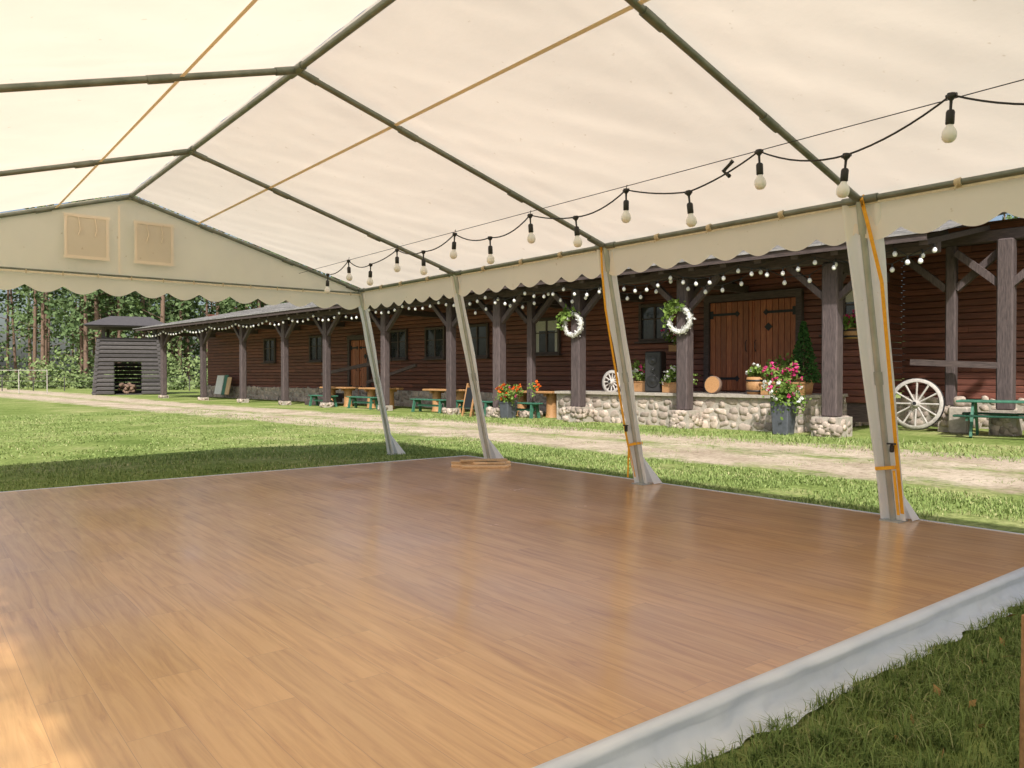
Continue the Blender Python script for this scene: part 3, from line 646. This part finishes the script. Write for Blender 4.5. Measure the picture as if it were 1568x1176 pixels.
def planter(name,x,t_,z,pw,ph,cr,chh,pet,n=420,leaf='bleaf',shape='pot',drape=0.3):
    m=MB(BM@Matrix.Translation((x,t_,z)))
    if shape=='pot':
        m.box((0,0,ph/2),(pw*0.78,pw*0.78,ph),0,taper=1.25,bev=0.015)
        m.box((0,0,ph-0.02),(pw*1.0,pw*1.0,0.05),0,bev=0.012); m.box((0,0,ph+0.006),(pw*0.86,pw*0.86,0.02),1)
    elif shape=='barrel':
        m.lathe((0,0,0),[(0.001,0),(pw*0.42,0),(pw*0.5,ph*0.5),(pw*0.46,ph),(pw*0.41,ph),(pw*0.40,ph-0.05),(0.001,ph-0.05)],0,16)
        for zz in(0.2,0.8): m.lathe((0,0,0),[(pw*0.47,ph*zz-0.02),(pw*0.505,ph*zz-0.02),(pw*0.505,ph*zz+0.02),(pw*0.47,ph*zz+0.02)],2,16)
    else:
        m.box((0,0,ph/2),(pw*0.45,pw,ph),0,bev=0.012); m.box((0,0,ph*0.93),(pw*0.5,pw*1.04,ph*0.12),0,bev=0.01); m.box((0,0,ph+0.003),(pw*0.38,pw*0.92,0.02),1)
    wx=cr if shape!='box' else cr*0.45; P=[]
    cl=[(random.gauss(0,0.45)*wx,random.gauss(0,0.45)*cr,ph+chh*random.uniform(0.1,0.85)) for _ in range(14)]
    for k in range(n*2):
        c_=random.choice(cl); rr=cr*0.28; p_=[c_[i]+random.gauss(0,rr*0.6) for i in range(3)]
        d_=math.hypot(p_[0],p_[1]); 
        if d_>pw*0.5 and random.random()<drape: p_[2]-=random.random()*ph*0.5
        if p_[2]<ph*0.35: p_[2]=ph*0.5
        P.append(p_)
    m.leaves(P,0.085,3)
    for k in range(16): c_=random.choice(cl); m.tube([(0,0,ph),(c_[0]*0.5,c_[1]*0.5,ph+(c_[2]-ph)*0.6),c_],0.006,3,4)
    for mi,nn in pet:
        for k in range(nn):
            c_=random.choice(cl); f=1.15; p_=(c_[0]*f+random.gauss(0,cr*0.17)-0.05,c_[1]*f+random.gauss(0,cr*0.17),c_[2]+random.gauss(0.05,cr*0.14))
            m.leaves([[p_[i]+random.gauss(0,0.018) for i in range(3)] for _ in range(7)],0.06,mi,aspect=0.95)
    m.build(name,['planter' if shape=='pot' else 'woodlt','soil','iron',leaf,'pink','red','whitep'])
planter('flower_planter',-0.25,6.1,0,0.42,0.5,0.45,0.6,[(5,50),(4,8)])
planter('flower_planter',-0.30,-2.75,0,0.44,0.72,0.46,0.42,[(4,14),(6,22)])
planter('flower_planter',0.45,-2.35,0.85,0.9,0.3,0.50,0.3,[(4,55)],shape='box')
planter('flower_box',0.75,0.75,0.85,0.7,0.28,0.4,0.40,[(6,30)],shape='box')
planter('flower_box',1.1,2.1,0.85,0.7,0.3,0.45,0.5,[(4,6),(6,8)],shape='box')
planter('barrel_planter',0.7,-1.55,0.85,0.48,0.42,0.24,0.25,[(6,8)],n=250,shape='barrel')
planter('flower_box',1.4,-1.9,0.85,1.1,0.4,0.5,0.45,[(4,8)],shape='box')
planter('hanging_flower_basket',2.5,-3.1,2.2,0.4,0.25,0.35,0.3,[(4,30)],n=250,shape='barrel')
planter('hanging_flower_basket',2.6,1.95,2.0,0.5,0.2,0.38,0.35,[(4,30),(6,25)],n=250,shape='box')
m=MB(BM@Matrix.Translation((1.5,-2.35,0.95))); m.tube([(0,0,0),(0,0,1.3)],[0.03,0.01],1,6)
m.lathe((0,0,0),[(0.001,-0.1),(0.2,-0.1),(0.25,0.25),(0.22,0.25),(0.001,0.22)],2,14)
P=[]
for k in range(2000):
    z=random.random()**1.3*1.45; r=0.38*(1-z/1.5)*random.uniform(0.6,1.08)+0.02; a=random.random()*6.28; P.append((r*math.cos(a),r*math.sin(a),z+0.2))
m.leaves(P,0.075,0); m.build('potted_conifer',['conif','bark','woodlt'])
m=MB(BM@Matrix.Translation((0.5,-0.5,1.07))@Matrix.Rotation(0.15,4,'Y')@Matrix.Rotation(R(-90),4,'Y'))
m.lathe((0,0,0),[(0.001,0.06),(0.07,0.061),(0.14,0.06),(0.205,0.06)],0,20); m.lathe((0,0,0),[(0.205,0.06),(0.222,0.055),(0.225,-0.05),(0.001,-0.05)],1,20)
m.build('log_slice',['woodlt','bark'])
def table(t_,x=1.1,l=2.0):
    m=MB(BM@Matrix.Translation((x,t_,0)))
    for i in range(3): m.box(((i-1)*0.27,0,0.78),(0.255,l,0.07),0,bev=0.015)
    for s_ in(-1,1): m.lathe((0,s_*l*0.32,0),[(0.2,0),(0.17,0.1),(0.16,0.6),(0.19,0.745)],0,12); m.box((0,s_*l*0.32,0.70),(0.6,0.12,0.08),0)
    m.build('wooden_table',['woodlt'])
def bench(t_,x,l=1.9,z=0,name='garden_bench',rz=0):
    m=MB(BM@Matrix.Translation((x,t_,z))@Matrix.Rotation(rz,4,'Z'))
    for i in range(2): m.box(((i-.5)*0.17,0,0.45),(0.155,l,0.045),0,bev=0.01)
    for s_ in(-1,1):
        for k in(-1,1): m.beam((k*0.10,s_*l*0.38,0.43),(k*0.17,s_*l*0.40,0),0.06,0.09,0)
        m.box((0,s_*l*0.385,0.39),(0.3,0.07,0.07),0)
    m.beam((0,-l*0.38,0.25),(0,l*0.38,0.25),0.04,0.07,0)
    m.build(name,['green'])
for t_ in(6.0,10.4,14.6,17.6): table(t_+0.2); bench(t_+0.3,0.35,z=0); 
bench(8.3,0.3)
m=MB(BM@Matrix.Translation((2.2,-6.5,0.02))@Matrix.Rotation(0.15,4,'Z'))
for i in range(4): m.box(((i-1.5)*0.19,0,0.74),(0.175,1.9,0.045),0,bev=0.01)
for s_ in(-1,1):
    for k in(-1,1):
        m.beam((k*0.2,s_*0.65,0.72),(k*0.55,s_*0.65,0),0.05,0.10,0); m.box((k*0.68,0,0.45),(0.24,1.9,0.045),0,bev=0.01)
    m.box((0,s_*0.65+0.05,0.40),(1.5,0.045,0.09),0)
m.build('picnic_table',['green'])
m=MB(BM); m.rock((2.9,-5.35,0.72),(0.24,0.24,0.24),0,jit=0.02,n=12,m=8); m.box((2.95,-5.35,0.3),(0.4,0.4,0.6),1,bev=0.03)
m.build('stone_ball_pedestal',['stone','mortar'])
m=MB(BM); m.box((W-0.5,33.0,0.75),(0.06,0.9,1.1),0,Matrix.Rotation(0.2,3,'Y'),bev=0.01); m.box((W-0.52,32.2,0.75),(0.06,0.45,1.15),1,Matrix.Rotation(0.2,3,'Y'),bev=0.01); m.box((W-0.6,31.6,0.7),(0.05,0.5,1.0),2,Matrix.Rotation(0.2,3,'Y'),bev=0.01)
m.build('leaning_boards',['white','green','board'])
m=MB(BM@Matrix.Translation((-0.3,7.7,0))); 
for s_ in(-1,1): m.beam((0.25*s_,-0.2,0),(0,-0.2,1.05),0.04,0.05,0); m.beam((0.25*s_,0.2,0),(0,0.2,1.05),0.04,0.05,0); m.box((0.11*s_,0,0.6),(0.02,0.42,0.65),1,Matrix.Rotation(-0.23*s_,3,'Y'))
m.build('a_frame_board',['woodlt','black'])
m=MB(BM)
for i in range(3): m.box((0.9+i*0.35,19.1,0.1+i*0.16),(0.36,2.0,0.2),0,bev=0.02)
m.build('wooden_steps',['timberh'])
# ---------------------------------------------------------------- shed
F=Vector((math.sin(R(38.4)),math.cos(R(38.4)),0)); RT=Vector((F.y,-F.x,0))
sp=F*53+RT*(-26.0)
m=MB(); shed=empty('log_shed',sp,R(-16))
hw=1.85; z=0; i=0
while z<3.6:
    w_=hw*(1.10-0.04*z); o1=(-0.85,0.75)
    if z<2.1:
        m.beam((-w_-0.15,-1.6,z+0.14),(o1[0],-1.6,z+0.14),0.24,0.24,0,bev=0.05); m.beam((o1[1],-1.6,z+0.14),(w_+0.15,-1.6,z+0.14),0.24,0.24,0,bev=0.05)
    else: m.beam((-w_-0.15,-1.6,z+0.14),(w_+0.15,-1.6,z+0.14),0.24,0.24,0,bev=0.05)
    for s_ in(-1,1): m.beam((s_*w_,-1.75,z+0.02),(s_*w_,1.9,z+0.02),0.24,0.24,0,bev=0.05)
    m.beam((-w_,1.7,z+0.14),(w_,1.7,z+0.14),0.24,0.24,0); z+=0.27
for s_ in(-1,1):
    for y in(-1.4,1.5): m.box((s_*1.5,y,4.1),(0.2,0.2,1.2),0)
m.box((0,0,0.03),(3.4,3.0,0.05),0)
m.build('log_walls',['logs'],shed)
m=MB()
m.add([(-2.6,-2.5,4.55),(2.6,-2.5,4.55),(1.2,0,5.3),(-1.2,0,5.3),(-2.6,2.5,4.55),(2.6,2.5,4.55)],[(0,1,2,3),(3,2,5,4),(0,3,4),(1,5,2)],0)
m.box((0,0,4.5),(5.0,4.8,0.08),0); m.build('shed_roof',['logs'],shed)
m=MB()
for k in range(30): m.rock((random.uniform(-0.7,0.3),-1.1+random.uniform(-.3,.3),random.uniform(0.1,0.7)),(0.25,0.25,0.2),0)
m.build('firewood_pile',['bark'],shed)
# ---------------------------------------------------------------- net and wire fence
def FP(z,lat,h=0): v_=F*z+RT*lat; return (v_.x,v_.y,h)
m=MB(); a=Vector(FP(55,-32.9)); c2=Vector(FP(55,-42)); mid=a.lerp(c2,0.22)
for q_ in(a,mid,c2): m.tube([q_,q_+Vector((0,0,1.7))],0.03,0,7)
m.tube([a+Vector((0,0,1.65)),c2+Vector((0,0,1.65))],0.02,0,6)
for z in(0.9,1.25): m.tube([a+Vector((0,0,z)),c2+Vector((0,0,z))],0.006,0,3)
m.build('volleyball_net',['grey'])
m=MB(); a=Vector(FP(64,-60)); c2=Vector(FP(64,-24)); 
for k in range(15): q_=a.lerp(c2,k/14); m.tube([q_,q_+Vector((0,0,1.2))],0.04,0,6)
for z in(0.4,0.8,1.1): m.tube([a+Vector((0,0,z)),c2+Vector((0,0,z))],0.010,0,4)
m.build('wire_fence',['logs'])
# ---------------------------------------------------------------- forest
V=[];Fc=[];off=0; tk=MB()
def addc(P,size,asp=0.7):
    global off
    v_,f_=quadcloud(np.array(P),size,asp); V.append(v_); Fc.append(f_+off); off+=len(v_)
for k in range(118):
    lat=random.uniform(-78,60) if k>82 else random.uniform(-68,-20); z_=random.uniform(78,125)
    b_=Vector(FP(z_,lat)); h=random.uniform(15,23); pine=random.random()<0.62
    ln=Vector((random.gauss(0,.4),random.gauss(0,.4),0)); r0=random.uniform(0.16,0.28)
    tk.tube([b_,b_+ln*0.5+Vector((0,0,h*0.5)),b_+ln+Vector((0,0,h))],[r0,r0*0.75,0.05],0,7)
    nc=random.randint(14,20)
    for c_ in range(nc):
        f=c_/nc; lo=0.34 if pine else 0.08
        hz=h*(lo+(1-lo)*f); spread=(2.2 if pine else 3.4)*(1-0.65*f)*(0.6+0.6*random.random()); a=random.random()*6.28
        cc=b_+ln*f+Vector((math.cos(a)*spread,math.sin(a)*spread,hz))
        tk.tube([b_+ln*f*0.8+Vector((0,0,hz-0.8)),cc],[0.06,0.02],0,4,False)
        n=46; rr=random.uniform(0.8,1.5); pts_=np.array(cc)+rng.normal(size=(n,3))*np.array([rr*.62,rr*.62,rr*.36]); addc(pts_,np.full(n,0.45))
fo=empty('forest'); tk.build('trunks',['bark'],fo)
fast_mesh('foliage',np.concatenate(V),np.concatenate(Fc),['fleaf'],parent=fo)
V=[];Fc=[];off=0
for k in range(85):
    lat=random.uniform(-70,-18); z_=random.uniform(68,84); b_=np.array(FP(z_,lat)); s_=random.choice([0.5,0.8,1.0,1.4,2.6])*random.uniform(0.8,1.2)
    for c_ in range(7):
        cc=b_+np.array([random.gauss(0,s_*.5),random.gauss(0,s_*.5),random.uniform(0.1,1)*s_*1.4]); n=38
        addc(cc+rng.normal(size=(n,3))*s_*0.32,np.full(n,0.34))
fast_mesh('shrubs',np.concatenate(V),np.concatenate(Fc),['sleaf'])
# unseen low trees, added beyond the tent's open left side to dapple the floor edge
def small_tree(name,x,y,h,cr,n,z0):
    V=[];Fc=[];o=0; t=MB(); e=empty(name,(x,y,0))
    t.tube([(0,0,0),(0.05,0.05,h*0.4),(0,0.1,h*0.9)],[0.12,0.09,0.02],0,10)
    for k in range(n):
        f=random.random(); a=random.random()*6.283; rr=cr*(0.2+0.8*random.random())*(1-0.4*abs(f-0.4))
        c_=np.array([math.cos(a)*rr,math.sin(a)*rr,z0+(h-z0)*f])
        t.tube([(0,0.05,max(1.0,c_[2]-rr*0.5)),tuple(c_)],[0.03,0.01],0,5,False)
        v_,f_=quadcloud(c_+rng.normal(size=(60,3))*np.array([0.24,0.24,0.18]),np.full(60,0.11)); V.append(v_);Fc.append(f_+o);o+=len(v_)
    t.build('trunk',['bark'],e); fast_mesh('crown',np.concatenate(V),np.concatenate(Fc),['bleaf'],parent=e)
small_tree('dapple_tree',-3.5,-2.6,6.0,1.5,78,2.8)
small_tree('dapple_tree',-3.6,0.3,6.0,1.6,70,2.8)
small_tree('dapple_tree',-3.5,3.4,6.0,1.5,62,2.8)
print('done')
